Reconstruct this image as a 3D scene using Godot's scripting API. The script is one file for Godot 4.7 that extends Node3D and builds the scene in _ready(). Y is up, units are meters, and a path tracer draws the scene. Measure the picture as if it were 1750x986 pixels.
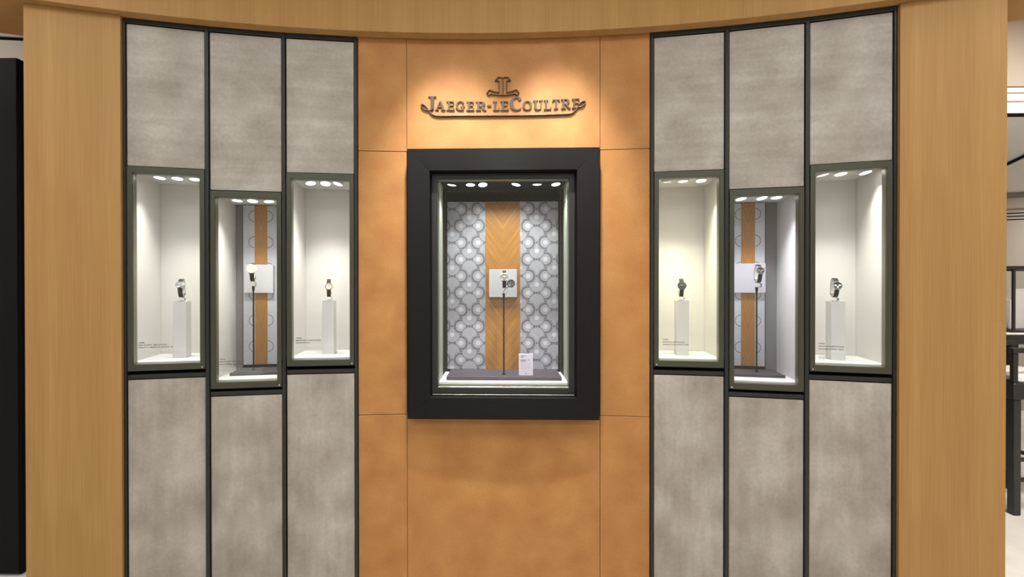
extends Node3D

const EYE := 1.58
const RAD := 6.66162                       # radius of the concave wall; its middle stands at z = 0
const SOFFIT := 2.805
const EDGE := [-14.6245, -11.6760, -8.7465, -5.8117, 6.5921, 9.5125, 12.4188, 15.3270]
const SEAM := [-3.6979, 4.4897]
var M := {}
var taken := {}

# ---------------------------------------------------------------- helpers
func numbered(called: String) -> String:
	if not taken.has(called):
		taken[called] = 0
		return called
	taken[called] += 1
	return "%s_%03d" % [called, taken[called]]

func meta(o: Node, label: String, category := "", group := "", kind := "") -> void:
	if label: o.set_meta("label", label)
	if category: o.set_meta("category", category)
	if group: o.set_meta("group", group)
	if kind: o.set_meta("kind", kind)

func thing(called: String, label: String, category: String, xf := Transform3D.IDENTITY, group := "", kind := "") -> Node3D:
	var o := Node3D.new()
	o.name = numbered(called)
	add_child(o)
	o.transform = xf
	meta(o, label, category, group, kind)
	return o

func put(parent: Node, called: String, mesh: Mesh, mat: Material, xf := Transform3D.IDENTITY, label := "") -> MeshInstance3D:
	var o := MeshInstance3D.new()
	o.name = called
	o.mesh = mesh
	o.material_override = mat
	o.cast_shadow = GeometryInstance3D.SHADOW_CASTING_SETTING_ON
	parent.add_child(o, true)
	o.transform = xf
	if label: o.set_meta("label", label)
	return o

func single(called: String, mesh: Mesh, mat: Material, xf: Transform3D, label: String, category: String, group := "", kind := "") -> MeshInstance3D:
	var o := put(self, numbered(called), mesh, mat, xf)
	meta(o, label, category, group, kind)
	return o

func begin() -> SurfaceTool:
	var st := SurfaceTool.new()
	st.begin(Mesh.PRIMITIVE_TRIANGLES)
	return st

func done(st: SurfaceTool) -> ArrayMesh:
	return st.commit()

func tri(st: SurfaceTool, a: Vector3, b: Vector3, c: Vector3, out: Vector3) -> void:
	var n := (c - a).cross(b - a)
	if n.length_squared() < 1e-18: return
	if n.dot(out) < 0.0:
		var t := b
		b = c
		c = t
		n = -n
	n = n.normalized()
	for p in [a, b, c]:
		st.set_normal(n)
		st.set_uv(Vector2(p.x, p.y))
		st.add_vertex(p)

func quad(st: SurfaceTool, a: Vector3, b: Vector3, c: Vector3, d: Vector3, out: Vector3) -> void:
	tri(st, a, b, c, out)
	tri(st, a, c, d, out)

# a smooth triangle with given normals
func stri(st: SurfaceTool, p: Array, n: Array) -> void:
	var f: Vector3 = (p[2] - p[0]).cross(p[1] - p[0])
	if f.length_squared() < 1e-20: return
	var order := [0, 1, 2] if f.dot(n[0] + n[1] + n[2]) >= 0.0 else [0, 2, 1]
	for k in order:
		st.set_normal(n[k])
		st.set_uv(Vector2(p[k].x, p[k].y))
		st.add_vertex(p[k])

# box with chamfered edges
func box(st: SurfaceTool, lo: Vector3, hi: Vector3, bev := 0.001) -> void:
	var c := (lo + hi) / 2.0
	var h := (hi - lo) / 2.0
	var b: float = minf(bev, minf(h.x, minf(h.y, h.z)) * 0.45)
	var v := func(s: Vector3, k: int) -> Vector3:
		var q := s * h
		for i in 3:
			if i != k: q[i] -= s[i] * b
		return c + q
	for k in 3:
		var i := (k + 1) % 3
		var j := (k + 2) % 3
		for s in [-1.0, 1.0]:
			var cs := []
			for q in [[-1, -1], [1, -1], [1, 1], [-1, 1]]:
				var e := Vector3.ZERO
				e[k] = s; e[i] = q[0]; e[j] = q[1]
				cs.append(v.call(e, k))
			var o := Vector3.ZERO
			o[k] = s
			quad(st, cs[0], cs[1], cs[2], cs[3], o)
		# edges along axis k
		for q in [[-1, -1], [1, -1], [1, 1], [-1, 1]]:
			var e0 := Vector3.ZERO
			var e1 := Vector3.ZERO
			e0[k] = -1; e1[k] = 1
			e0[i] = q[0]; e1[i] = q[0]; e0[j] = q[1]; e1[j] = q[1]
			var o := Vector3.ZERO
			o[i] = q[0]; o[j] = q[1]
			quad(st, v.call(e0, i), v.call(e1, i), v.call(e1, j), v.call(e0, j), o)
	for x in [-1.0, 1.0]:
		for y in [-1.0, 1.0]:
			for z in [-1.0, 1.0]:
				var s := Vector3(x, y, z)
				tri(st, v.call(s, 0), v.call(s, 1), v.call(s, 2), s)

func box_mesh(lo: Vector3, hi: Vector3, bev := 0.001) -> ArrayMesh:
	var st := begin()
	box(st, lo, hi, bev)
	return done(st)

# rectangular ring of four mitred bars in the xy plane
func ring_mesh(x0: float, x1: float, y0: float, y1: float, t: float, tb: float, z0: float, z1: float) -> ArrayMesh:
	var st := begin()
	for s in 4:
		bar_of_ring(st, s, x0, x1, y0, y1, t, tb, z0, z1)
	return done(st)

func bar_of_ring(st: SurfaceTool, s: int, x0: float, x1: float, y0: float, y1: float, t: float, tb: float, z0: float, z1: float, tilt := 0.0) -> void:
	var o := [Vector2(x0, y0), Vector2(x1, y0), Vector2(x1, y1), Vector2(x0, y1)]
	var n := [Vector2(x0 + t, y0 + tb), Vector2(x1 - t, y0 + tb), Vector2(x1 - t, y1 - tb), Vector2(x0 + t, y1 - tb)]
	var outs := [Vector3(0, -1, 0), Vector3(1, 0, 0), Vector3(0, 1, 0), Vector3(-1, 0, 0)]
	var a: Vector2 = o[s]
	var b: Vector2 = o[(s + 1) % 4]
	var c: Vector2 = n[(s + 1) % 4]
	var d: Vector2 = n[s]
	var zi := z1 - tilt
	var e := 0.0012
	var out: Vector3 = outs[s]
	var k := Vector2(out.x, out.y) * e
	quad(st, v3(a - k, z1), v3(b - k, z1), v3(c + k, zi), v3(d + k, zi), Vector3(0, 0, 1))
	quad(st, v3(a, z1 - e), v3(b, z1 - e), v3(b - k, z1), v3(a - k, z1), out + Vector3(0, 0, 1))
	quad(st, v3(d, zi - e), v3(c, zi - e), v3(c + k, zi), v3(d + k, zi), -out + Vector3(0, 0, 1))
	quad(st, v3(a, z0), v3(b, z0), v3(b, z1 - e), v3(a, z1 - e), out)
	quad(st, v3(d, z0), v3(c, z0), v3(c, zi - e), v3(d, zi - e), -out)
	quad(st, v3(a, z0), v3(b, z0), v3(c, z0), v3(d, z0), Vector3(0, 0, -1))
	var side := Vector3(out.y, -out.x, 0)
	quad(st, v3(a, z0), v3(d, z0), v3(d, zi - e), v3(a, z1 - e), (v3(a, 0) - v3(b, 0)))
	quad(st, v3(b, z0), v3(c, z0), v3(c, zi - e), v3(b, z1 - e), (v3(b, 0) - v3(a, 0)))

func v3(p: Vector2, z: float) -> Vector3:
	return Vector3(p.x, p.y, z)

# lathe around y: profile of Vector2(r, y)
func lathe(st: SurfaceTool, prof: Array, segs := 32, xf := Transform3D.IDENTITY) -> void:
	for k in prof.size() - 1:
		var p: Vector2 = prof[k]
		var q: Vector2 = prof[k + 1]
		var d := q - p
		var n2 := Vector2(d.y, -d.x).normalized()
		for i in segs:
			var t0 := TAU * i / segs
			var t1 := TAU * (i + 1) / segs
			var e0 := Vector3(cos(t0), 0, sin(t0))
			var e1 := Vector3(cos(t1), 0, sin(t1))
			var a: Vector3 = xf * (e0 * p.x + Vector3.UP * p.y)
			var b: Vector3 = xf * (e1 * p.x + Vector3.UP * p.y)
			var c: Vector3 = xf * (e1 * q.x + Vector3.UP * q.y)
			var f: Vector3 = xf * (e0 * q.x + Vector3.UP * q.y)
			var na: Vector3 = xf.basis * (e0 * n2.x + Vector3.UP * n2.y)
			var nb: Vector3 = xf.basis * (e1 * n2.x + Vector3.UP * n2.y)
			stri(st, [a, b, c], [na, nb, nb])
			stri(st, [a, c, f], [na, nb, na])

func lathe_mesh(prof: Array, segs := 32) -> ArrayMesh:
	var st := begin()
	lathe(st, prof, segs)
	return done(st)

# swept ellipse section along a path; rx in the plane normal to 'up', ry along 'up'
func tube(st: SurfaceTool, path: Array, rx: float, ry: float, segs := 8, up := Vector3(0, 0, 1), closed := false, taper := []) -> void:
	var rings := []
	var n := path.size()
	for i in n:
		var prev: Vector3 = path[i - 1] if i > 0 else (path[n - 1] if closed else path[0])
		var next: Vector3 = path[i + 1] if i < n - 1 else (path[0] if closed else path[n - 1])
		var t: Vector3 = (next - prev).normalized()
		var s: Vector3 = t.cross(up).normalized()
		if s.length() < 0.5: s = Vector3(1, 0, 0)
		var w: Vector3 = s.cross(t).normalized()
		var k: float = taper[i] if taper.size() > i else 1.0
		var ring := []
		for j in segs:
			var a := TAU * (j + 0.5) / segs
			ring.append([path[i] + s * cos(a) * rx * k + w * sin(a) * ry, (s * cos(a) / rx + w * sin(a) / ry).normalized()])
		rings.append(ring)
	for i in (n if closed else n - 1):
		var r0: Array = rings[i]
		var r1: Array = rings[(i + 1) % n]
		for j in segs:
			var a: Array = r0[j]
			var b: Array = r0[(j + 1) % segs]
			var c: Array = r1[(j + 1) % segs]
			var d: Array = r1[j]
			stri(st, [a[0], b[0], c[0]], [a[1], b[1], c[1]])
			stri(st, [a[0], c[0], d[0]], [a[1], c[1], d[1]])
	if not closed:
		for e in [0, n - 1]:
			var out: Vector3 = (path[0] - path[1]) if e == 0 else (path[n - 1] - path[n - 2])
			for j in range(1, segs - 1):
				tri(st, rings[e][0][0], rings[e][j][0], rings[e][j + 1][0], out)

func tube_mesh(path: Array, rx: float, ry: float, segs := 8, up := Vector3(0, 0, 1), closed := false) -> ArrayMesh:
	var st := begin()
	tube(st, path, rx, ry, segs, up, closed)
	return done(st)

func arc_at(r: float, deg: float, y: float) -> Vector3:
	var a := deg_to_rad(deg)
	return Vector3(r * sin(a), y, RAD - r * cos(a))

# curved slab between two radii
func arc_mesh(a0: float, a1: float, y0: float, y1: float, rf: float, rb: float, segs := 12) -> ArrayMesh:
	var st := begin()
	var e := 0.0015
	for i in segs:
		var t0 := lerpf(a0, a1, float(i) / segs)
		var t1 := lerpf(a0, a1, float(i + 1) / segs)
		var n0 := Vector3(-sin(deg_to_rad(t0)), 0, cos(deg_to_rad(t0)))
		var n1 := Vector3(-sin(deg_to_rad(t1)), 0, cos(deg_to_rad(t1)))
		var p := [arc_at(rf, t0, y0 + e), arc_at(rf, t1, y0 + e), arc_at(rf, t1, y1 - e), arc_at(rf, t0, y1 - e)]
		stri(st, [p[0], p[1], p[2]], [n0, n1, n1])
		stri(st, [p[0], p[2], p[3]], [n0, n1, n0])
		quad(st, arc_at(rf + e, t0, y0), arc_at(rf + e, t1, y0), p[1], p[0], n0 + Vector3.DOWN)
		quad(st, arc_at(rf + e, t0, y1), arc_at(rf + e, t1, y1), p[2], p[3], n0 + Vector3.UP)
		var b := [arc_at(rb, t0, y0), arc_at(rb, t1, y0), arc_at(rb, t1, y1), arc_at(rb, t0, y1)]
		quad(st, b[0], b[1], b[2], b[3], -n0)
		quad(st, arc_at(rf + e, t0, y0), arc_at(rf + e, t1, y0), b[1], b[0], Vector3.DOWN)
		quad(st, arc_at(rf + e, t0, y1), arc_at(rf + e, t1, y1), b[2], b[3], Vector3.UP)
	for t in [a0, a1]:
		var out := arc_at(1, t, 0) - arc_at(1, (a0 + a1) / 2.0, 0)
		quad(st, arc_at(rf, t, y0), arc_at(rb, t, y0), arc_at(rb, t, y1), arc_at(rf, t, y1), out)
	return done(st)

# frame of facet i: x to the right along the chord, y up, z towards the room
func facet(a0: float, a1: float) -> Transform3D:
	var p := arc_at(RAD, a0, 0)
	var q := arc_at(RAD, a1, 0)
	var u := (q - p).normalized()
	return Transform3D(Basis(u, Vector3.UP, u.cross(Vector3.UP)), p)

func chord(a0: float, a1: float) -> float:
	return arc_at(RAD, a0, 0).distance_to(arc_at(RAD, a1, 0))

# ---------------------------------------------------------------- materials
func noise_image(w: int, h: int, freq: float, sd: int, octaves := 3) -> Image:
	var n := FastNoiseLite.new()
	n.seed = sd
	n.noise_type = FastNoiseLite.TYPE_SIMPLEX_SMOOTH
	n.frequency = freq
	n.fractal_type = FastNoiseLite.FRACTAL_FBM
	n.fractal_octaves = octaves
	var im := n.get_seamless_image(w, h, false, false, 0.15, true)
	im.convert(Image.FORMAT_L8)
	return im

func blend_texture(w: int, h: int, base: Color, layers: Array) -> ImageTexture:
	# layers: [image, strength, tint] where tint shifts the hue of the dark side
	var datas := []
	for l in layers:
		var im: Image = l[0]
		im.resize(w, h, Image.INTERPOLATE_CUBIC)
		datas.append([im.get_data(), l[1], l[2]])
	var out := PackedByteArray()
	out.resize(w * h * 3)
	for i in w * h:
		var r := base.r
		var g := base.g
		var b := base.b
		for d in datas:
			var s: float = (d[0][i] / 255.0 - 0.5) * 2.0 * d[1]
			var t: Color = d[2]
			r *= 1.0 + s * t.r
			g *= 1.0 + s * t.g
			b *= 1.0 + s * t.b
		out[i * 3] = clampi(int(r * 255.0), 0, 255)
		out[i * 3 + 1] = clampi(int(g * 255.0), 0, 255)
		out[i * 3 + 2] = clampi(int(b * 255.0), 0, 255)
	var img := Image.create_from_data(w, h, false, Image.FORMAT_RGB8, out)
	return ImageTexture.create_from_image(img)

func mat(c: Color, rough := 0.6, metal := 0.0, spec := 0.5) -> StandardMaterial3D:
	var m := StandardMaterial3D.new()
	m.albedo_color = c
	m.roughness = rough
	m.metallic = metal
	m.metallic_specular = spec
	return m

func tmat(tex: Texture2D, rough: float, scale: Vector3, world := true, spec := 0.5) -> StandardMaterial3D:
	var m := mat(Color.WHITE, rough, 0.0, spec)
	m.albedo_texture = tex
	m.uv1_triplanar = true
	m.uv1_world_triplanar = world
	m.uv1_scale = scale
	m.uv1_triplanar_sharpness = 8.0
	return m

func glow(c: Color, e: float) -> StandardMaterial3D:
	var m := mat(Color(0.9, 0.9, 0.9), 0.5)
	m.emission_enabled = true
	m.emission = c
	m.emission_energy_multiplier = e
	return m

func ring_pattern(w: int, h: int, px_per_m: float, dx: float, dy: float, rad: float, light: Color, dark: Color, bold: Color, off: Vector2, sparse: bool) -> ImageTexture:
	var out := PackedByteArray()
	out.resize(w * h * 3)
	for j in h:
		for i in w:
			var x := i / px_per_m - off.x
			var y := j / px_per_m - off.y
			var col := dark
			# circles of the even columns (a) interleave with those of the odd columns (b)
			var ax := roundi(x / dx / 2.0) * 2
			var ay := roundi(y / dy)
			var bx := roundi((x / dx - 1.0) / 2.0) * 2 + 1
			var by := roundi(y / dy - 0.5)
			var ta := Vector2(x - ax * dx, y - ay * dy).length() / rad
			var tb := Vector2(x - bx * dx, y - (by + 0.5) * dy).length() / rad
			var dome := posmod(ay + ax / 2, 2) == 0
			var use_a := ta < 1.0 and (tb >= 1.0 or (dome == (ay > by)))
			if sparse:
				if tb < 1.0 and (bx == 1 or bx == 3):
					col = light
					if tb > 0.59 and tb < 0.69: col = bold
					elif tb > 0.97: col = dark
				else:
					col = dark if absf(ta - 0.96) < 0.02 else light
			elif use_a or tb < 1.0:
				var t := ta if use_a else tb
				if t > 0.95: col = dark
				elif not use_a and t > 0.63 and t < 0.86: col = bold
				elif t < 0.30 and not (use_a and dome): col = light
				else: col = light if fmod(t * (7.0 if use_a else 8.5) + 0.25, 1.0) < 0.55 else dark
			var k := (j * w + i) * 3
			out[k] = int(col.r * 255.0)
			out[k + 1] = int(col.g * 255.0)
			out[k + 2] = int(col.b * 255.0)
	return ImageTexture.create_from_image(Image.create_from_data(w, h, false, Image.FORMAT_RGB8, out))

func make_materials() -> void:
	var W := Color(1, 1, 1)
	var warm := Color(0.7, 1.0, 1.3)
	var fine := noise_image(512, 16, 0.16, 3, 4)
	var broad := noise_image(256, 12, 0.03, 8, 2)
	M.oak = tmat(blend_texture(512, 512, Color(0.645, 0.490, 0.290), [[fine, 0.042, warm], [broad, 0.040, warm]]), 0.55, Vector3(1.6, 0.7, 1.6), true, 0.3)
	M.oak_plain = tmat(blend_texture(256, 256, Color(0.68, 0.51, 0.31), [[noise_image(256, 256, 0.02, 5, 4), 0.06, warm]]), 0.6, Vector3(1, 1, 1), true, 0.3)
	var c1 := noise_image(512, 512, 0.006, 21, 5)
	var c2 := noise_image(48, 512, 0.035, 22, 4)
	var c3 := noise_image(512, 512, 0.09, 23, 2)
	var c4 := noise_image(512, 64, 0.03, 24, 4)
	var cg := Color(0.640, 0.610, 0.565)
	M.concrete_across = tmat(blend_texture(512, 512, cg, [[c1.duplicate(), 0.10, Color(0.9, 1, 1.1)], [c2, 0.045, W], [c3.duplicate(), 0.035, W]]), 0.7, Vector3(1.0, 1.0, 1.0), true, 0.3)
	M.concrete_down = tmat(blend_texture(512, 512, Color(0.635, 0.600, 0.550), [[c1, 0.13, Color(0.9, 1, 1.1)], [c4, 0.045, W], [c3, 0.03, W]]), 0.7, Vector3(1.1, 0.9, 1.1), true, 0.3)
	M.leather = tmat(blend_texture(512, 512, Color(0.660, 0.458, 0.252), [[noise_image(512, 512, 0.008, 31, 4), 0.085, Color(0.6, 1.0, 1.3)], [noise_image(512, 512, 0.12, 32, 3), 0.03, W]]), 0.55, Vector3(1.1, 1.1, 1.1), true, 0.35)
	var bl := Color(0.092, 0.083, 0.075)
	M.ebony_up = tmat(blend_texture(512, 512, bl, [[noise_image(512, 12, 0.22, 41, 4), 0.35, W]]), 0.5, Vector3(6.0, 0.9, 6.0), false, 0.25)
	M.ebony_across = tmat(blend_texture(512, 512, bl, [[noise_image(12, 512, 0.22, 42, 4), 0.35, W]]), 0.5, Vector3(0.9, 6.0, 0.9), false, 0.25)
	M.metal = mat(Color(0.200, 0.196, 0.180), 0.42, 0.3, 0.35)
	M.olive = mat(Color(0.285, 0.280, 0.228), 0.40, 0.3, 0.4)
	M.lip = mat(Color(0.52, 0.51, 0.45), 0.35, 0.6)
	M.black = mat(Color(0.03, 0.03, 0.03), 0.7, 0.0, 0.2)
	M.cabinet = mat(Color(0.060, 0.060, 0.062), 0.6, 0.0, 0.25)
	M.white = mat(Color(0.86, 0.855, 0.84), 0.75, 0.0, 0.3)
	M.white_fabric = mat(Color(0.84, 0.83, 0.81), 0.9, 0.0, 0.2)
	M.shaded_fabric = mat(Color(0.50, 0.485, 0.48), 0.9, 0.0, 0.2)  # case lining with shade put into its colour
	M.pale_green = mat(Color(0.66, 0.69, 0.63), 0.8, 0.0, 0.3)
	M.paper = mat(Color(0.76, 0.74, 0.77), 0.7, 0.0, 0.3)
	M.plaque = tmat(blend_texture(256, 256, Color(0.71, 0.70, 0.71), [[noise_image(256, 256, 0.15, 61, 3), 0.06, W]]), 0.6, Vector3(5, 5, 5), false, 0.4)
	M.tray = mat(Color(0.245, 0.222, 0.25), 0.6)
	M.dark_tray = mat(Color(0.235, 0.225, 0.22), 0.7)
	M.steel = mat(Color(0.80, 0.80, 0.79), 0.18, 1.0)
	M.brushed = mat(Color(0.62, 0.62, 0.61), 0.38, 1.0)
	M.gold = mat(Color(0.80, 0.66, 0.44), 0.22, 1.0)
	M.bronze = mat(Color(0.31, 0.265, 0.23), 0.42, 0.8)
	M.strap = mat(Color(0.04, 0.035, 0.033), 0.55, 0.0, 0.3)
	M.brown_strap = mat(Color(0.16, 0.10, 0.075), 0.5)
	M.lining = mat(Color(0.62, 0.50, 0.42), 0.7)
	M.acrylic = mat(Color(0.86, 0.85, 0.83), 0.25)
	M.dial_black = mat(Color(0.04, 0.04, 0.045), 0.25)
	M.dial_white = mat(Color(0.92, 0.91, 0.88), 0.35)
	M.dial_cream = mat(Color(0.78, 0.74, 0.64), 0.35)
	M.dial_brown = mat(Color(0.20, 0.165, 0.14), 0.3)
	M.rod = mat(Color(0.015, 0.015, 0.015), 0.6, 0.0, 0.25)
	M.ink = mat(Color(0.34, 0.32, 0.31), 0.8)
	M.faint_ink = mat(Color(0.72, 0.70, 0.68), 0.8)
	M.pale_ink = mat(Color(0.66, 0.64, 0.62), 0.8)
	M.purple_ink = mat(Color(0.55, 0.50, 0.56), 0.8)
	M.mirror = mat(Color(0.62, 0.66, 0.67), 0.08, 1.0)
	M.plaster = mat(Color(0.87, 0.84, 0.80), 0.85, 0.0, 0.2)
	M.cream = mat(Color(0.65, 0.62, 0.58), 0.85, 0.0, 0.2)
	M.ceiling = mat(Color(0.88, 0.87, 0.85), 0.85, 0.0, 0.2)
	M.stone = tmat(blend_texture(256, 256, Color(0.86, 0.84, 0.815), [[noise_image(256, 256, 0.02, 71, 4), 0.04, W]]), 0.3, Vector3(0.6, 0.6, 0.6), true, 0.5)
	M.ironwood = mat(Color(0.13, 0.125, 0.12), 0.45)
	var g := mat(Color(0.02, 0.02, 0.02, 0.04), 0.03)
	g.transparency = BaseMaterial3D.TRANSPARENCY_ALPHA
	M.glass = g
	# herringbone veneer: diagonal grain mirrored about the middle
	var dn := noise_image(512, 512, 0.02, 51, 2)
	var hw := 192
	var hh := 932
	var fn := FastNoiseLite.new()
	fn.seed = 52
	fn.frequency = 0.20
	fn.fractal_octaves = 3
	var px := PackedByteArray()
	px.resize(hw * hh * 3)
	for j in hh:
		for i in hw:
			var ax := absf(i - hw / 2.0)
			var s := fn.get_noise_2d((ax + j * 0.72) * 1.3, (ax * 0.72 - j) * 0.02)
			var s2 := fn.get_noise_2d(500 + (ax + j * 0.72) * 0.2, 30.0)
			var k := 1.0 + 0.22 * s + 0.14 * s2
			var q := (j * hw + i) * 3
			px[q] = clampi(int(0.590 * k * 255.0), 0, 255)
			px[q + 1] = clampi(int(0.405 * k * 255.0), 0, 255)
			px[q + 2] = clampi(int(0.155 * k * k * 255.0), 0, 255)
	var veneer := mat(Color.WHITE, 0.45)
	veneer.albedo_texture = ImageTexture.create_from_image(Image.create_from_data(hw, hh, false, Image.FORMAT_RGB8, px))
	M.veneer = veneer
	var pm := mat(Color.WHITE, 0.42, 0.25)
	pm.albedo_texture = ring_pattern(520, 1864, 2000.0 / 1.0 * 1.0, 0.0483, 0.0934, 0.0440, Color(0.76, 0.76, 0.79), Color(0.40, 0.40, 0.43), Color(0.41, 0.41, 0.44), Vector2(0.0262, 0.0867), false)
	M.rings = pm
	var sm := mat(Color.WHITE, 0.5, 0.1)
	sm.albedo_texture = ring_pattern(340, 1720, 2000.0, 0.03125, 0.141, 0.0465, Color(0.70, 0.715, 0.73), Color(0.60, 0.61, 0.625), Color(0.45, 0.46, 0.475), Vector2(0.0267, 0.1275), true)
	M.sparse_rings = sm

# flat sheet with 0..1 uv on its front face, thickness behind
func board_mesh(x0: float, x1: float, y0: float, y1: float, z0: float, z1: float, u0 := 0.0, u1 := 1.0, w0 := 0.0, w1 := 1.0) -> ArrayMesh:
	var st := begin()
	var p := [Vector3(x0, y0, z1), Vector3(x1, y0, z1), Vector3(x1, y1, z1), Vector3(x0, y1, z1)]
	var uv := [Vector2(u0, w1), Vector2(u1, w1), Vector2(u1, w0), Vector2(u0, w0)]
	for k in [0, 2, 1, 0, 3, 2]:
		st.set_normal(Vector3(0, 0, 1))
		st.set_uv(uv[k])
		st.add_vertex(p[k])
	var b := [Vector3(x0, y0, z0), Vector3(x1, y0, z0), Vector3(x1, y1, z0), Vector3(x0, y1, z0)]
	var outs := [Vector3.DOWN, Vector3.RIGHT, Vector3.UP, Vector3.LEFT]
	for k in 4:
		quad(st, p[k], p[(k + 1) % 4], b[(k + 1) % 4], b[k], outs[k])
	quad(st, b[0], b[1], b[2], b[3], Vector3(0, 0, -1))
	return done(st)

func text_mesh(t: String, depth: float, bold := true, serif := false) -> TextMesh:
	var f := SystemFont.new()
	f.font_names = PackedStringArray(["Droid Serif" if serif else "Droid Sans"])
	f.font_weight = 700 if bold else 400
	var m := TextMesh.new()
	m.text = t
	m.font = f
	m.font_size = 64
	m.pixel_size = 0.01
	m.depth = depth
	m.curve_step = 1.0
	return m

# lettering fitted to a box: left, right, bottom, top at depth z
func letters(parent: Node, called: String, t: String, m: Material, x0: float, x1: float, y0: float, y1: float, z: float, depth: float, bold := true, serif := false) -> MeshInstance3D:
	var tm := text_mesh(t, 1.0, bold, serif)
	var bb := tm.get_aabb()
	var sx := (x1 - x0) / bb.size.x
	var sy := (y1 - y0) / bb.size.y
	var bs := Basis.from_scale(Vector3(sx, sy, depth))
	var xf := Transform3D(bs, Vector3(x0 - bb.position.x * sx, y0 - bb.position.y * sy, z - bb.position.z * depth))
	return put(parent, called, baked(tm, xf), m)

# text as plain geometry at its own size, so that nothing is left scaled
func baked(tm: Mesh, xf: Transform3D) -> ArrayMesh:
	var st := begin()
	st.append_from(tm, 0, xf)
	return st.commit()

# rows of tiny grey dashes standing for print too small to read
func fine_print(x0: float, x1: float, y1: float, step: float, rows: int, hgt: float, z: float, sd: int) -> ArrayMesh:
	var rng := RandomNumberGenerator.new()
	rng.seed = sd
	var st := begin()
	for r in rows:
		var x := x0
		var lim := x1 - rng.randf_range(0.0, (x1 - x0) * 0.12) if r < rows - 1 else lerpf(x0, x1, 0.5)
		while x < lim:
			var w := rng.randf_range(2.0, 7.0) * hgt
			var y := y1 - r * step
			quad(st, Vector3(x, y, z), Vector3(minf(x + w, lim), y, z), Vector3(minf(x + w, lim), y + hgt, z), Vector3(x, y + hgt, z), Vector3(0, 0, 1))
			x += w + hgt * 1.1
	return done(st)

func spot(parent: Node, called: String, at: Vector3, to: Vector3, col: Color, e: float, angle: float, size: float, soft := 0.6) -> SpotLight3D:
	var l := SpotLight3D.new()
	l.name = called
	parent.add_child(l, true)
	l.position = at
	var d := (to - at).normalized()
	l.basis = Basis.looking_at(d, Vector3(0, 0, 1) if absf(d.y) > 0.9 else Vector3.UP)
	l.light_color = col
	l.light_energy = e
	l.spot_angle = angle
	l.spot_angle_attenuation = soft
	l.spot_attenuation = 2.0
	l.spot_range = 14.0
	l.light_size = size
	l.shadow_enabled = true
	return l

func area(parent: Node, called: String, at: Vector3, size: Vector2, col: Color, e: float) -> void:
	var l := AreaLight3D.new()
	l.name = called
	parent.add_child(l, true)
	l.position = at
	l.basis = Basis.looking_at(Vector3.DOWN, Vector3(0, 0, 1))
	l.area_size = size
	l.area_normalize_energy = true
	l.light_color = col
	l.light_energy = e
	l.area_range = 16.0
	l.shadow_enabled = true

# an unseen ceiling panel added for fill light, glowing face down
func fill_panel(at: Vector3, size: Vector2, col: Color, e: float, label: String) -> void:
	var t := thing("fill_light", label, "fill light", Transform3D(Basis.IDENTITY, at), "added fill panels at the shop ceiling")
	put(t, "frame", ring_panel(size, 0.03), M.white)
	put(t, "diffuser", box_mesh(Vector3(-size.x / 2, -0.012, -size.y / 2), Vector3(size.x / 2, -0.002, size.y / 2)), glow(col, 3.0))
	area(t, "panel_glow", Vector3(0, -0.02, 0), size * 0.96, col, e)

func ring_panel(size: Vector2, t: float) -> ArrayMesh:
	var st := begin()
	for s in [-1.0, 1.0]:
		box(st, Vector3(minf(s * size.x / 2, s * (size.x / 2 + t)), -0.018, -size.y / 2 - t), Vector3(maxf(s * size.x / 2, s * (size.x / 2 + t)), -0.001, size.y / 2 + t))
		box(st, Vector3(-size.x / 2, -0.018, minf(s * size.y / 2, s * (size.y / 2 + t))), Vector3(size.x / 2, -0.001, maxf(s * size.y / 2, s * (size.y / 2 + t))))
	return done(st)

# ---------------------------------------------------------------- the room
const CEIL := 3.45

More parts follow.
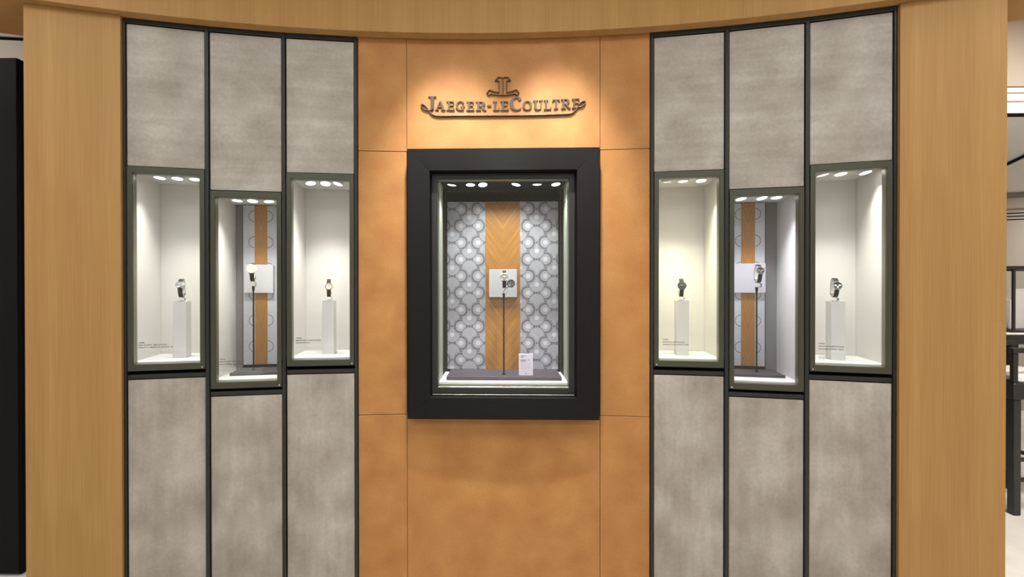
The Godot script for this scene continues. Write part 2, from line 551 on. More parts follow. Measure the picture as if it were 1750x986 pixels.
func build_camera_and_light() -> void:
	var cam := Camera3D.new()
	cam.name = "camera"
	add_child(cam)
	cam.projection = Camera3D.PROJECTION_FRUSTUM
	cam.near = 0.05
	cam.far = 60.0
	cam.size = 0.05 * 986.0 / 778.0
	cam.frustum_offset = Vector2(0.05 * 36.627 / 778.0, 0)
	cam.transform = Transform3D(Basis(Vector3(0.999836, -0.000751, -0.018110), Vector3(0.000671, 0.999990, -0.004414), Vector3(0.018113, 0.004402, 0.999826)), Vector3(0.0252, EYE, 2.2612)).orthonormalized()
	cam.current = true
	var env := Environment.new()
	env.background_mode = Environment.BG_COLOR
	env.background_color = Color(0, 0, 0)
	env.tonemap_mode = Environment.TONE_MAPPER_LINEAR
	env.tonemap_exposure = 1.0
	env.sdfgi_enabled = true
	env.ssao_enabled = true
	env.ssil_enabled = true
	var we := WorldEnvironment.new()
	we.name = "environment"
	we.environment = env
	add_child(we)
	# unseen fill panels added at the ceiling, above and behind the camera
	var warm := Color(0.95, 0.975, 1.0)
	for x in [-2.2, 0.0, 2.2]:
		fill_panel(Vector3(x, CEIL, 1.7), Vector2(0.9, 0.9), warm, 1.72, ["added square fill panel at the ceiling left of the camera", "added square fill panel at the ceiling in front of the camera", "added square fill panel at the ceiling right of the camera"][int(x / 2.2) + 1])
	for x in [-1.4, 1.4]:
		fill_panel(Vector3(x, CEIL, 4.2), Vector2(1.2, 1.2), warm, 4.7, ["added square fill panel at the ceiling behind the camera to the left", "added square fill panel at the ceiling behind the camera to the right"][0 if x < 0 else 1])
	# two spot lamps over the sign
	for k in 2:
		var x: float = [-0.195, 0.285][k]
		var at := Vector3(x, 3.33, 0.62)
		var t := thing("spot_lamp", ["left ceiling spot lamp over the bronze sign", "right ceiling spot lamp over the bronze sign"][k], "spot lamp", Transform3D(Basis.IDENTITY, Vector3(x, CEIL, 0.62)), "ceiling spot lamps over the sign")
		var aim := Vector3(x, 1.93, 0.0)
		var d := (aim - at).normalized()
		var bs := Basis(Quaternion(Vector3.DOWN, d))
		put(t, "stem", lathe_mesh([Vector2(0, 0), Vector2(0.03, 0), Vector2(0.03, -0.012), Vector2(0.008, -0.014), Vector2(0.008, -0.06)], 16), M.metal)
		put(t, "housing", lathe_mesh([Vector2(0, 0.06), Vector2(0.035, 0.06), Vector2(0.04, 0.05), Vector2(0.04, -0.05), Vector2(0.034, -0.05), Vector2(0.034, -0.04), Vector2(0, -0.04)], 24), M.metal, Transform3D(bs, Vector3(0, -0.12, 0)))
		put(t, "lens", lathe_mesh([Vector2(0.033, -0.039), Vector2(0.033, -0.045), Vector2(0, -0.047)], 24), glow(Color(1, 0.86, 0.62), 4.0), Transform3D(bs, Vector3(0, -0.12, 0)))
		spot(t, "beam", Vector3(0, -0.12, 0) + d * 0.06, aim - Vector3(x, CEIL, 0.62), Color(1.0, 0.99, 1.0), 6.2, 21.5, 0.04, 1.0)

func build_room() -> void:
	single("floor", box_mesh(Vector3(-6, -0.12, -6), Vector3(9, 0, 7)), M.stone, Transform3D.IDENTITY, "pale polished stone floor running under the display wall", "floor", "", "structure")
	single("ceiling", box_mesh(Vector3(-6, CEIL, -6), Vector3(9, CEIL + 0.15, 7)), M.ceiling, Transform3D.IDENTITY, "white plaster ceiling of the shop", "ceiling", "", "structure")
	single("wall_front", box_mesh(Vector3(-6, 0, 6.9), Vector3(9, CEIL, 7.1)), M.plaster, Transform3D.IDENTITY, "cream wall behind the camera", "wall", "", "structure")
	single("wall_far_left", box_mesh(Vector3(-6.1, 0, -6), Vector3(-5.9, CEIL, 7)), M.plaster, Transform3D.IDENTITY, "cream side wall on the far left of the shop", "wall", "", "structure")
	single("wall_far_right", box_mesh(Vector3(8.9, 0, -6), Vector3(9.1, CEIL, 7)), M.plaster, Transform3D.IDENTITY, "cream side wall on the far right of the shop", "wall", "", "structure")
	single("wall_far_back", box_mesh(Vector3(-6, 0, -6.1), Vector3(9, CEIL, -5.9)), M.plaster, Transform3D.IDENTITY, "cream wall at the far back of the shop", "wall", "", "structure")
	# canopy over the curved wall
	var cp := thing("canopy", "curved oak veneer bulkhead running over the whole display wall", "canopy", Transform3D.IDENTITY, "", "structure")
	put(cp, "fascia", arc_mesh(-26, 26, 2.803, CEIL, RAD - 0.06, RAD - 0.03, 40), M.oak)
	put(cp, "soffit", arc_mesh(-26, 26, SOFFIT, SOFFIT + 0.03, RAD - 0.03, RAD + 0.315, 40), M.oak_plain)
	put(cp, "back_panel", arc_mesh(-26, 26, SOFFIT + 0.03, CEIL, RAD + 0.295, RAD + 0.315, 40), M.oak_plain)
	# oak piers at both ends
	single("pillar", arc_mesh(-17.70, -14.655, 0, SOFFIT, RAD - 0.02, RAD + 0.28, 8), M.oak, Transform3D.IDENTITY, "oak veneered pier at the left end of the curved wall", "pillar", "", "structure")
	single("pillar", arc_mesh(15.375, 18.443, 0, SOFFIT, RAD - 0.02, RAD + 0.28, 8), M.oak, Transform3D.IDENTITY, "oak veneered pier at the right end of the curved wall", "pillar", "", "structure")
	# leather clad middle
	var wb := thing("wall_back", "middle of the curved wall clad in stitched tan leather panels", "wall", Transform3D.IDENTITY, "", "structure")
	var cols := [[EDGE[3] + 0.075, SEAM[0]], [SEAM[0], SEAM[1]], [SEAM[1], EDGE[4] - 0.075]]
	var rows := [[0.0, 0.9464], [0.9464, 2.2476], [2.2476, SOFFIT]]
	for c in 3:
		for r in 3:
			if c == 1 and r == 1: continue
			var g := 0.0012
			put(wb, "leather_panel", arc_mesh(cols[c][0] + 0.010, cols[c][1] - 0.010, rows[r][0] + g, rows[r][1] - g, RAD, RAD + 0.018, 4 if c != 1 else 12), M.leather)
	for b in [[EDGE[3], SEAM[0] + 0.2, 0.0, SOFFIT], [SEAM[1] - 0.2, EDGE[4], 0.0, SOFFIT], [SEAM[0] + 0.2, SEAM[1] - 0.2, 0.0, 1.03], [SEAM[0] + 0.2, SEAM[1] - 0.2, 2.17, SOFFIT]]:
		put(wb, "backing_board", arc_mesh(b[0], b[1], b[2], b[3], RAD + 0.019, RAD + 0.03, 6), M.black)
	# grey bays
	bay("wall_left", "left bay of the curved wall with grey concrete panels in a black metal grid", 0)
	bay("wall_right", "right bay of the curved wall with grey concrete panels in a black metal grid", 4)

func bay(called: String, label: String, first: int) -> void:
	var w := thing(called, label, "wall", Transform3D.IDENTITY, "", "structure")
	for k in 3:
		var i := first + k
		var fx := facet(EDGE[i], EDGE[i + 1])
		var wd := chord(EDGE[i], EDGE[i + 1])
		var low := k == 1
		var top := 2.0384 if low else 2.1340
		var bot := 1.0571 if low else 1.1513
		put(w, "concrete_panel", box_mesh(Vector3(0.0118, top, -0.014), Vector3(wd - 0.0118, 2.7794, -0.003), 0.0012), M.concrete_across, fx)
		put(w, "concrete_panel", box_mesh(Vector3(0.0118, 0.004, -0.014), Vector3(wd - 0.0118, bot, -0.003), 0.0012), M.concrete_down, fx)
		put(w, "backing_board", box_mesh(Vector3(0.002, top - 0.013, -0.040), Vector3(wd - 0.002, SOFFIT - 0.002, -0.032), 0.0005), M.black, fx)
		put(w, "backing_board", box_mesh(Vector3(0.002, 0.0, -0.040), Vector3(wd - 0.002, bot + 0.060, -0.032), 0.0005), M.black, fx)
		put(w, "top_rail", box_mesh(Vector3(0.008, 2.7835, -0.030), Vector3(wd - 0.008, SOFFIT - 0.001, 0.003), 0.0015), M.metal, fx)
		put(w, "cross_rail", box_mesh(Vector3(0.008, top - 0.0065, -0.030), Vector3(wd - 0.008, top - 0.0025, 0.001), 0.0008), M.metal, fx)
		put(w, "sill_rail", box_mesh(Vector3(0.0095, bot + 0.0045, -0.030), Vector3(wd - 0.0095, bot + 0.024, -0.004), 0.0012), M.metal, fx)
	for k in 4:
		var i := first + k
		var fx := facet(EDGE[mini(i, first + 2)], EDGE[mini(i, first + 2) + 1])
		var x := 0.0 if k < 3 else chord(EDGE[first + 2], EDGE[first + 3])
		var x0 := x - 0.0085
		var x1 := x + 0.0075
		if (first == 0 and k == 0): x0 = x + 0.0005; x1 = x + 0.0085
		if (first == 4 and k == 3): x0 = x - 0.0085; x1 = x - 0.0005
		if (first == 0 and k == 3): x0 = x - 0.0085; x1 = x + 0.006
		if (first == 4 and k == 0): x0 = x - 0.006; x1 = x + 0.0075
		put(w, "mullion", box_mesh(Vector3(x0, 0.0, -0.031), Vector3(x1, SOFFIT - 0.001, 0.005), 0.0015), M.metal, fx)

# ---------------------------------------------------------------- showcases
func downlight(parent: Node, at: Vector3, tilt: Vector2, col: Color, e: float, rim: Material, reach: float, forward := 0.03) -> void:
	var bs := Basis.from_euler(Vector3(tilt.x, 0, tilt.y))
	var ring := put(parent, "spotlight", lathe_mesh([Vector2(0.0235, 0.012), Vector2(0.0275, 0.010), Vector2(0.0275, -0.001), Vector2(0.0235, -0.002), Vector2(0.0225, 0.003), Vector2(0.0, 0.004)], 28), rim, Transform3D(bs, at))
	put(ring, "lens", lathe_mesh([Vector2(0.0225, 0.0025), Vector2(0.0222, -0.001), Vector2(0.015, -0.0028), Vector2(0, -0.0035)], 28), glow(col, 5.0))
	var lean := Basis.from_euler(Vector3(forward, 0, tilt.y * 0.35))
	spot(parent, "beam", at + bs * Vector3(0, -0.008, 0), at + lean * Vector3(0, -1, 0), col, e, reach, 0.03, 0.9)

func showcase(i: int, low: bool, label: String, col: Color, e: float, lamps: Array, lines: Array) -> Node3D:
	var wd := chord(EDGE[i], EDGE[i + 1])
	var fx := facet(EDGE[i], EDGE[i + 1])
	var dy := -0.0972 if low else 0.0
	var y0 := 1.193 + dy
	var h := wd / 2.0
	var t := thing("display_case", label, "display case", fx * Transform3D(Basis.IDENTITY, Vector3(h, y0, 0)), "glazed display cases in the grey bays")
	var ft := 0.938                                     # frame height
	put(t, "frame", ring_mesh(-h + 0.0118, h - 0.0118, 0.0, ft, 0.0212, 0.029, -0.026, 0.002), M.olive)
	put(t, "glass_trim", ring_mesh(-h + 0.0295, h - 0.0295, 0.0255, ft - 0.0255, 0.0042, 0.0042, -0.036, -0.008), M.lip)
	put(t, "glass_pane", box_mesh(Vector3(-h + 0.031, 0.027, -0.016), Vector3(h - 0.031, ft - 0.027, -0.012), 0.0004), M.glass)
	put(t, "lock", lathe_mesh([Vector2(0, 0.004), Vector2(0.004, 0.004), Vector2(0.005, 0.002), Vector2(0.005, 0)], 12), M.steel, Transform3D(Basis.from_euler(Vector3(PI / 2, 0, 0)), Vector3((h - 0.022) * (1 if i < 4 else -1), 0.010, 0.002)))
	var fl := 1.229 - 1.193
	var ce := 2.118 - 1.193
	var dp := -0.312
	for s in [-1.0, 1.0]:
		put(t, "side_wall", box_mesh(Vector3(minf(s * (h - 0.010), s * (h - 0.004)), fl - 0.012, dp - 0.006), Vector3(maxf(s * (h - 0.010), s * (h - 0.004)), ce + 0.006, -0.0365), 0.0005), M.white_fabric)
	put(t, "back_wall", box_mesh(Vector3(-h + 0.0105, fl, dp - 0.006), Vector3(h - 0.0105, ce, dp), 0.0005), M.shaded_fabric if low else M.white_fabric)  # low cases: shade beside the backdrop is painted as a grey wall
	put(t, "case_floor", box_mesh(Vector3(-h + 0.0105, fl - 0.010, dp), Vector3(h - 0.0105, fl, -0.0365), 0.0008), M.white)
	put(t, "case_ceiling", box_mesh(Vector3(-h + 0.0105, ce, dp), Vector3(h - 0.0105, ce + 0.006, -0.0365), 0.0005), M.white_fabric)
	for l in lamps:
		downlight(t, Vector3(l[0] - h, ce - 0.013, -0.10), Vector2(-l[1], l[2]), col, e, M.white, 41.0)
	var zt := -0.0115
	for l in lines:                                     # text, left, right, middle height
		var cap := 0.0064
		letters(t, "lettering", l[0], M.ink, l[1] - h, l[2] - h, l[3] - y0 - cap / 2, l[3] - y0 + cap / 2, zt, 0.0004)
	if lines.size():
		var l: Array = lines[2]
		var fp := put(t, "fine_print", fine_print(l[1] - h, l[1] - h + 0.205, l[3] - y0 - 0.022, 0.0060, 7, 0.0012, zt + 0.0003, 100 + i), M.faint_ink)
		fp.set_meta("kind", "stuff")
	return t

func centre_case() -> void:
	var fx := facet(SEAM[0], SEAM[1])
	var y0 := 0.940
	var hx := 0.4755
	var t := thing("framed_showcase", "large central showcase with wide mitred black wood frame on tan leather wall", "display case", fx * Transform3D(Basis.IDENTITY, Vector3(hx, y0, 0)))
	var X := func(u: float) -> float: return u - hx
	var Y := func(v: float) -> float: return v - y0
	for s in 4:
		var st := begin()
		bar_of_ring(st, s, X.call(0.0145), X.call(0.9365), Y.call(0.9405), Y.call(2.2435), 0.1075, 0.1045, -0.016, 0.060, 0.003)
		put(t, "frame_board", done(st), M.ebony_across if s % 2 == 0 else M.ebony_up)
	put(t, "recess", ring_mesh(X.call(0.105), X.call(0.846), Y.call(1.030), Y.call(2.158), 0.020, 0.024, -0.05, 0.015), M.black)
	put(t, "inner_frame", ring_mesh(X.call(0.1245), X.call(0.8275), Y.call(1.052), Y.call(2.1375), 0.0295, 0.031, -0.03, 0.010), M.metal)
	put(t, "glass_trim", ring_mesh(X.call(0.152), X.call(0.8), Y.call(1.081), Y.call(2.1085), 0.004, 0.004, -0.036, 0.0), M.lip)
	put(t, "sill_strip", box_mesh(Vector3(X.call(0.13), Y.call(1.048), 0.012), Vector3(X.call(0.822), Y.call(1.0515), 0.020), 0.0008), M.lip)
	put(t, "glass_pane", box_mesh(Vector3(X.call(0.153), Y.call(1.083), -0.016), Vector3(X.call(0.799), Y.call(2.107), -0.012), 0.0004), M.glass)
	for s in [-1.0, 1.0]:
		var xa: float = X.call(0.1515) if s < 0 else X.call(0.8005)
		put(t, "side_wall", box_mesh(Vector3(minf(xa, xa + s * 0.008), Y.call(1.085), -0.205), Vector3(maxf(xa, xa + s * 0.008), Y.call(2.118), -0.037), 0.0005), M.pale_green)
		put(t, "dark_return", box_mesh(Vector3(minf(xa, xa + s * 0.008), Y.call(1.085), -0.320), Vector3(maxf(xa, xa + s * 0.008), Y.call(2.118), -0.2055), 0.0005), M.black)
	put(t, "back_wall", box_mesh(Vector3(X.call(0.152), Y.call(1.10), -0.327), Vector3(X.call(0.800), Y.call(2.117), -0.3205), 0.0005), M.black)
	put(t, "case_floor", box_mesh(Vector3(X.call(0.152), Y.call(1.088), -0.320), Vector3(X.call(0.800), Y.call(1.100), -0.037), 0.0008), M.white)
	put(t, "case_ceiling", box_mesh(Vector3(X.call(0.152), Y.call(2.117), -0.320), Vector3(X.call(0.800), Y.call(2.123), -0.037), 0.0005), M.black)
	var lm := [[0.212, 0.03, -0.12, 0.15], [0.3085, -0.14, 0.0, 0.10], [0.372, -0.28, 0.08, 0.45], [0.543, -0.08, -0.20, 0.45], [0.651, 0.03, 0.0, 0.32], [0.747, -0.18, 0.10, 0.12]]
	for l in lm:
		downlight(t, Vector3(X.call(l[0]), Y.call(2.104), -0.10), Vector2(l[1], l[2]), Color(0.98, 1.0, 0.97), 0.22, M.black, 44.0, l[3])
	# backdrop, platform, stand, watch, mirror and card stand inside it
	var at := fx * Transform3D(Basis.IDENTITY, Vector3(hx, 1.10, -0.18))
	single("platform", box_mesh(Vector3(0.186 - hx, 0, -0.112), Vector3(0.774 - hx, 0.0195, 0.103), 0.0015), M.tray, at, "dark mauve platform on the floor of the central showcase", "platform")
	var bd := thing("backdrop", "backdrop of silver ring-patterned panels either side of a wood strip in the central showcase", "backdrop", fx * Transform3D(Basis.IDENTITY, Vector3(hx, 1.1195, -0.305)))
	put(bd, "patterned_panel", board_mesh(0.1655 - hx, 0.3775 - hx, 0.0, 0.9325, 0.0, 0.010, 0.0, 0.212 / 0.26), M.rings, Transform3D.IDENTITY, "silver panel printed with overlapping rings")
	put(bd, "patterned_panel", board_mesh(0.5715 - hx, 0.7825 - hx, 0.0, 0.9325, 0.0, 0.010, 0.118, 0.118 + 0.211 / 0.26), M.rings, Transform3D.IDENTITY, "silver panel printed with overlapping rings")
	put(bd, "veneer_strip", board_mesh(0.378 - hx, 0.571 - hx, 0.0, 0.9325, -0.002, 0.013), M.veneer, Transform3D.IDENTITY, "golden wood veneer with chevron grain")
	put(bd, "plaque", box_mesh(Vector3(0.3990 - hx, 1.521 - 1.1195, 0.0135), Vector3(0.5525 - hx, 1.675 - 1.1195, 0.034), 0.001), M.plaque, Transform3D.IDENTITY, "square pale plaque")
	var foot := fx * Transform3D(Basis.IDENTITY, Vector3(0.4800, 1.1195, -0.134))
	rod_stand(foot, 0.425, "slim black rod stand with small cuff on mauve platform in the central showcase")
	watch(foot * Transform3D(Basis.IDENTITY, Vector3(0.003, 0.425, 0)), "wristwatch with brown dial on black strap in the central showcase", {"where": "on the rod stand of the central showcase", "dial": M.dial_brown, "case": M.steel, "r": 0.0225, "tilt": 0.42, "gap": 0.027, "markers": M.gold})
	var mr := thing("mirror", "small dark-rimmed round mirror behind the watch in the central showcase", "mirror", foot * Transform3D(Basis.from_euler(Vector3(0, -0.25, 0)), Vector3(0.038, 0.476, -0.035)))
	put(mr, "rim", ngon_ring(0.0225, 0.0185, 8, 0.004), M.rod)
	put(mr, "mirror_glass", ngon_disc(0.0195, 8, 0.0015), M.mirror)
	put(mr, "arm", tube_mesh([Vector3(-0.012, -0.015, -0.002), Vector3(-0.030, -0.030, 0.012), Vector3(-0.037, -0.052, 0.026)], 0.0018, 0.0018, 8), M.rod)
	var cd := thing("label_card", "white printed label block leaning at the front of the central showcase", "label card", fx * Transform3D(Basis.from_euler(Vector3(-0.10, 0, 0)), Vector3(0.594, 1.1195, -0.108)))
	put(cd, "block", box_mesh(Vector3(-0.0365, 0, -0.010), Vector3(0.0365, 0.112, 0), 0.0015), M.acrylic)
	put(cd, "sheet", box_mesh(Vector3(-0.0355, 0.001, 0.0002), Vector3(0.0355, 0.111, 0.0008), 0.0001), M.paper)
	put(cd, "heading", fine_print(-0.027, 0.004, 0.0985, 0.007, 2, 0.0048, 0.0011, 5), M.purple_ink).set_meta("kind", "stuff")
	put(cd, "title", fine_print(-0.028, 0.027, 0.078, 0.0062, 2, 0.0048, 0.0011, 6), M.purple_ink).set_meta("kind", "stuff")
	put(cd, "fine_print", fine_print(-0.027, 0.027, 0.066, 0.0052, 8, 0.0019, 0.0011, 7), M.pale_ink).set_meta("kind", "stuff")
	put(cd, "emblem", box_mesh(Vector3(-0.003, 0.010, 0.0009), Vector3(0.003, 0.014, 0.0013), 0.0001), M.ink)

func ngon_ring(r: float, ri: float, n: int, d: float) -> ArrayMesh:
	var st := begin()
	for k in n:
		var a0 := TAU * (k + 0.5) / n
		var a1 := TAU * (k + 1.5) / n
		var e0 := Vector3(cos(a0), sin(a0), 0)
		var e1 := Vector3(cos(a1), sin(a1), 0)
		var z := Vector3(0, 0, d)
		quad(st, e0 * r, e1 * r, e1 * r + z, e0 * r + z, e0 + e1)
		quad(st, e0 * ri, e1 * ri, e1 * ri + z, e0 * ri + z, -e0 - e1)
		quad(st, e0 * r + z, e1 * r + z, e1 * ri + z, e0 * ri + z, z)
		quad(st, e0 * r, e1 * r, e1 * ri, e0 * ri, -z)
	return done(st)

func ngon_disc(r: float, n: int, z: float) -> ArrayMesh:
	var st := begin()
	for k in n:
		var a0 := TAU * (k + 0.5) / n
		var a1 := TAU * (k + 1.5) / n
		var e0 := Vector3(cos(a0) * r, sin(a0) * r, z)
		var e1 := Vector3(cos(a1) * r, sin(a1) * r, z)
		tri(st, Vector3(0, 0, z), e0, e1, Vector3(0, 0, 1))
		var b := Vector3(0, 0, -0.0012)
		tri(st, Vector3(0, 0, z) + b, e0 + b, e1 + b, Vector3(0, 0, -1))
		quad(st, e0, e1, e1 + b, e0 + b, Vector3(e0.x + e1.x, e0.y + e1.y, 0))
	return done(st)

# slim rod with a foot, a collar and nothing else; its top is at height h
func rod_stand(xf: Transform3D, h: float, label: String) -> void:
	var t := thing("rod_stand", label, "display stand", xf, "slim rod stands in the showcases")
	put(t, "foot", lathe_mesh([Vector2(0, 0.004), Vector2(0.009, 0.004), Vector2(0.010, 0.003), Vector2(0.010, 0), Vector2(0, 0)], 20), M.rod)
	put(t, "rod", lathe_mesh([Vector2(0.0042, 0.004), Vector2(0.0038, h - 0.02), Vector2(0, h - 0.02)], 14), M.rod)
	put(t, "collar", lathe_mesh([Vector2(0.0038, h - 0.026), Vector2(0.0055, h - 0.022), Vector2(0.0068, h - 0.002), Vector2(0.006, h), Vector2(0, h)], 16), M.rod)

# a watch strapped round a C-shaped clip; origin at the top of what carries it
func watch(xf: Transform3D, label: String, o: Dictionary) -> void:
	var gap: float = o.get("gap", 0.017)
	var cy: float = gap + 0.047
	var av := 0.045
	var an := 0.0235
	var clip := thing("watch_clip", "C-shaped clip holding the watch %s" % o.where, "watch holder", xf, "clips that carry the watches")
	var side: float = o.get("side", 1.0)
	# foot plate, riser and lower lip of the C
	var cw := 0.0095
	put(clip, "base_plate", box_mesh(Vector3(-cw, 0, -0.016), Vector3(cw + 0.0012, 0.0028, 0.016), 0.0006), M.brushed)
	put(clip, "riser", tube_mesh([Vector3(side * 0.008, 0.0014, 0.0), Vector3(side * 0.0135, 0.0022, 0.0), Vector3(side * 0.0155, gap * 0.5, 0.0), Vector3(side * 0.0135, gap - 0.0022, 0.0), Vector3(side * 0.006, gap - 0.0012, 0.0)], 0.0016, 0.010, 8, Vector3(0, 0, 1)), M.brushed)
	var cst := begin()
	oval_band(cst, cy, av - 0.0042, an - 0.0042, 0.0085, 0.0085, 0.0014, -1.45, 3.9)
	put(clip, "cuff", done(cst), M.acrylic)
	var t := thing("wristwatch", label, "watch", xf, "wristwatches on show")
	var st := begin()
	oval_band(st, cy, av, an, 0.0100, 0.0082, 0.0022, 0.0, TAU)
	put(t, "strap", done(st), o.get("strap", M.strap))
	st = begin()
	oval_band(st, cy, av - 0.0017, an - 0.0017, 0.0096, 0.0080, 0.0011, 0.0, TAU)
	put(t, "strap_lining", done(st), M.lining)
	st = begin()
	box(st, Vector3(-0.0115, cy - 0.034, -an * 0.72 - 0.0045), Vector3(0.0115, cy - 0.020, -an * 0.72 - 0.001), 0.001)
	put(t, "buckle", done(st), o.case)
	# head
	var a: float = o.get("at", 0.22)
	var tilt: float = o.get("tilt", 0.30)
	var hp := Vector3(0, cy + av * sin(a), an * cos(a) + 0.004)
	var hb := Basis.from_euler(Vector3(PI / 2 - tilt, 0, 0))            # y of the head faces out of the dial
	var hx := Transform3D(hb, hp)
	var r: float = o.get("r", 0.0205)
	var body := put(t, "watch_case", lathe_mesh([Vector2(0, -0.0045), Vector2(r * 0.86, -0.0045), Vector2(r * 0.97, -0.002), Vector2(r * 0.97, 0.002), Vector2(r * 0.9, 0.0032), Vector2(r * 0.86, 0.0032)], 36), o.case, hx)
	put(body, "bezel", lathe_mesh([Vector2(r * 0.97, 0.0012), Vector2(r, 0.0022), Vector2(r * 0.98, 0.0042), Vector2(r * 0.84, 0.0052), Vector2(r * 0.80, 0.0040), Vector2(r * 0.80, 0.0030)], 36), o.get("bezel", o.case))
	put(body, "dial", lathe_mesh([Vector2(r * 0.82, 0.0034), Vector2(0, 0.0034)], 36), o.dial)
	st = begin()
	for k in 12:
		var e := TAU * k / 12.0
		var l := 0.20 if k % 3 == 0 else 0.13
		var p0 := Vector3(sin(e), 0, -cos(e))
		tube(st, [p0 * r * 0.74 + Vector3(0, 0.0037, 0), p0 * r * (0.74 - l) + Vector3(0, 0.0037, 0)], r * 0.028, 0.0003, 4, Vector3.UP)
	put(body, "hour_marks", done(st), o.get("markers", M.steel))
	for hnd in [[-0.95, 0.42, 0.045], [1.05, 0.62, 0.033]]:
		var p0 := Vector3(sin(hnd[0]), 0, -cos(hnd[0]))
		put(body, "hand", tube_mesh([-p0 * r * 0.10 + Vector3(0, 0.0041, 0), p0 * r * hnd[1] + Vector3(0, 0.0041, 0)], r * hnd[2], 0.0003, 4, Vector3.UP), o.get("markers", M.steel))
	if o.has("sub"):
		for e in [-PI / 2, PI / 2, PI]:
			var c := Vector3(sin(e), 0, -cos(e)) * r * 0.40
			put(body, "subdial", lathe_mesh([Vector2(r * 0.22, 0.0036), Vector2(r * 0.20, 0.00385), Vector2(0, 0.00385)], 20), o.sub, Transform3D(Basis.IDENTITY, c))
	put(body, "crown", lathe_mesh([Vector2(0, 0.0035), Vector2(0.0022, 0.0035), Vector2(0.0026, 0.0028), Vector2(0.0026, -0.001), Vector2(0, -0.001)], 12), o.case, Transform3D(Basis.from_euler(Vector3(0, 0, -PI / 2)), Vector3(r * 0.97 + 0.001, 0, 0)))
	if o.has("pushers"):
		for e in [-0.55, 0.55]:
			put(body, "pusher", lathe_mesh([Vector2(0, 0.0035), Vector2(0.0017, 0.0035), Vector2(0.0019, 0.003), Vector2(0.0015, -0.002), Vector2(0, -0.002)], 10), o.case, Transform3D(Basis.from_euler(Vector3(0, 0, -PI / 2)), Vector3(cos(e) * r + 0.0005, 0, sin(e) * r)))
	for sx in [-1.0, 1.0]:
		for sz in [-1.0, 1.0]:
			put(body, "lug", tube_mesh([Vector3(sx * r * 0.55, 0.001, sz * r * 0.72), Vector3(sx * r * 0.56, 0.0000, sz * r * 0.93), Vector3(sx * r * 0.54, -0.0040, sz * r * 1.00)], 0.0018, 0.0022, 8, Vector3.UP), o.case)
	if o.has("crystal"):
		put(body, "crystal", lathe_mesh([Vector2(r * 0.79, 0.0042), Vector2(r * 0.6, 0.0058), Vector2(r * 0.3, 0.0066), Vector2(0, 0.0068)], 28), M.glass)

# oval band round the x axis: half widths wt at the front, wb at the back, from angle a0 to a1 (0 is the front, pi / 2 the top)
func oval_band(st: SurfaceTool, cy: float, av: float, an: float, wt: float, wb: float, th: float, a0: float, a1: float) -> void:
	var n := 40
	var closed := absf(a1 - a0 - TAU) < 0.01
	for i in n:
		var ps := []
		for e in [a0 + (a1 - a0) * i / n, a0 + (a1 - a0) * (i + 1) / n]:
			var w := lerpf(wb, wt, 0.5 + 0.5 * cos(e))
			var c := Vector3(0, cy + av * sin(e), an * cos(e))
			var nn := Vector3(0, sin(e) / av, cos(e) / an).normalized()
			ps.append([c, nn, w])
		for s in [1.0, -1.0]:
			var q := []
			var m := []
			for k in 2:
				var off: Vector3 = ps[k][1] * th * 0.5 * s
				q.append(ps[k][0] + off + Vector3(-ps[k][2], 0, 0))
				q.append(ps[k][0] + off + Vector3(ps[k][2], 0, 0))
				m.append(ps[k][1] * s)
			stri(st, [q[0], q[1], q[3]], [m[0], m[0], m[1]])
			stri(st, [q[0], q[3], q[2]], [m[0], m[1], m[1]])
			var out := Vector3(s, 0, 0)
			var h0: Vector3 = ps[0][1] * th * 0.5
			var h1: Vector3 = ps[1][1] * th * 0.5
			var x0 := Vector3(ps[0][2] * s, 0, 0)
			var x1 := Vector3(ps[1][2] * s, 0, 0)
			quad(st, ps[0][0] + x0 - h0, ps[1][0] + x1 - h1, ps[1][0] + x1 + h1, ps[0][0] + x0 + h0, out)
	if not closed:
		for e in [a0, a1]:
			var c := Vector3(0, cy + av * sin(e), an * cos(e))
			var nn := Vector3(0, sin(e) / av, cos(e) / an).normalized() * th * 0.5
			var x := Vector3(lerpf(wb, wt, 0.5 + 0.5 * cos(e)), 0, 0)
			var tg := Vector3(0, av * cos(e), -an * sin(e)) * (1.0 if e == a1 else -1.0)
			quad(st, c - x - nn, c + x - nn, c + x + nn, c - x + nn, tg)

func pedestal_watch(i: int, u: float, ped: String, label: String, o: Dictionary) -> void:
	var fx := facet(EDGE[i], EDGE[i + 1])
	var at := fx * Transform3D(Basis.IDENTITY, Vector3(u, 1.229, -0.160))
	var t := thing("pedestal", ped, "pedestal", at, "white pedestals under the watches")
	put(t, "column", box_mesh(Vector3(-0.0295, 0, -0.0295), Vector3(0.0295, 0.2785, 0.0295), 0.0008), M.white)
	put(t, "top_plate", box_mesh(Vector3(-0.0295, 0.2786, -0.0295), Vector3(0.0295, 0.2800, 0.0295), 0.0005), M.white)
	watch(at * Transform3D(Basis.from_euler(Vector3(0, o.get("yaw", 0.0), 0)), Vector3(o.get("dx", 0.0), 0.2800, 0.004)), label, o)

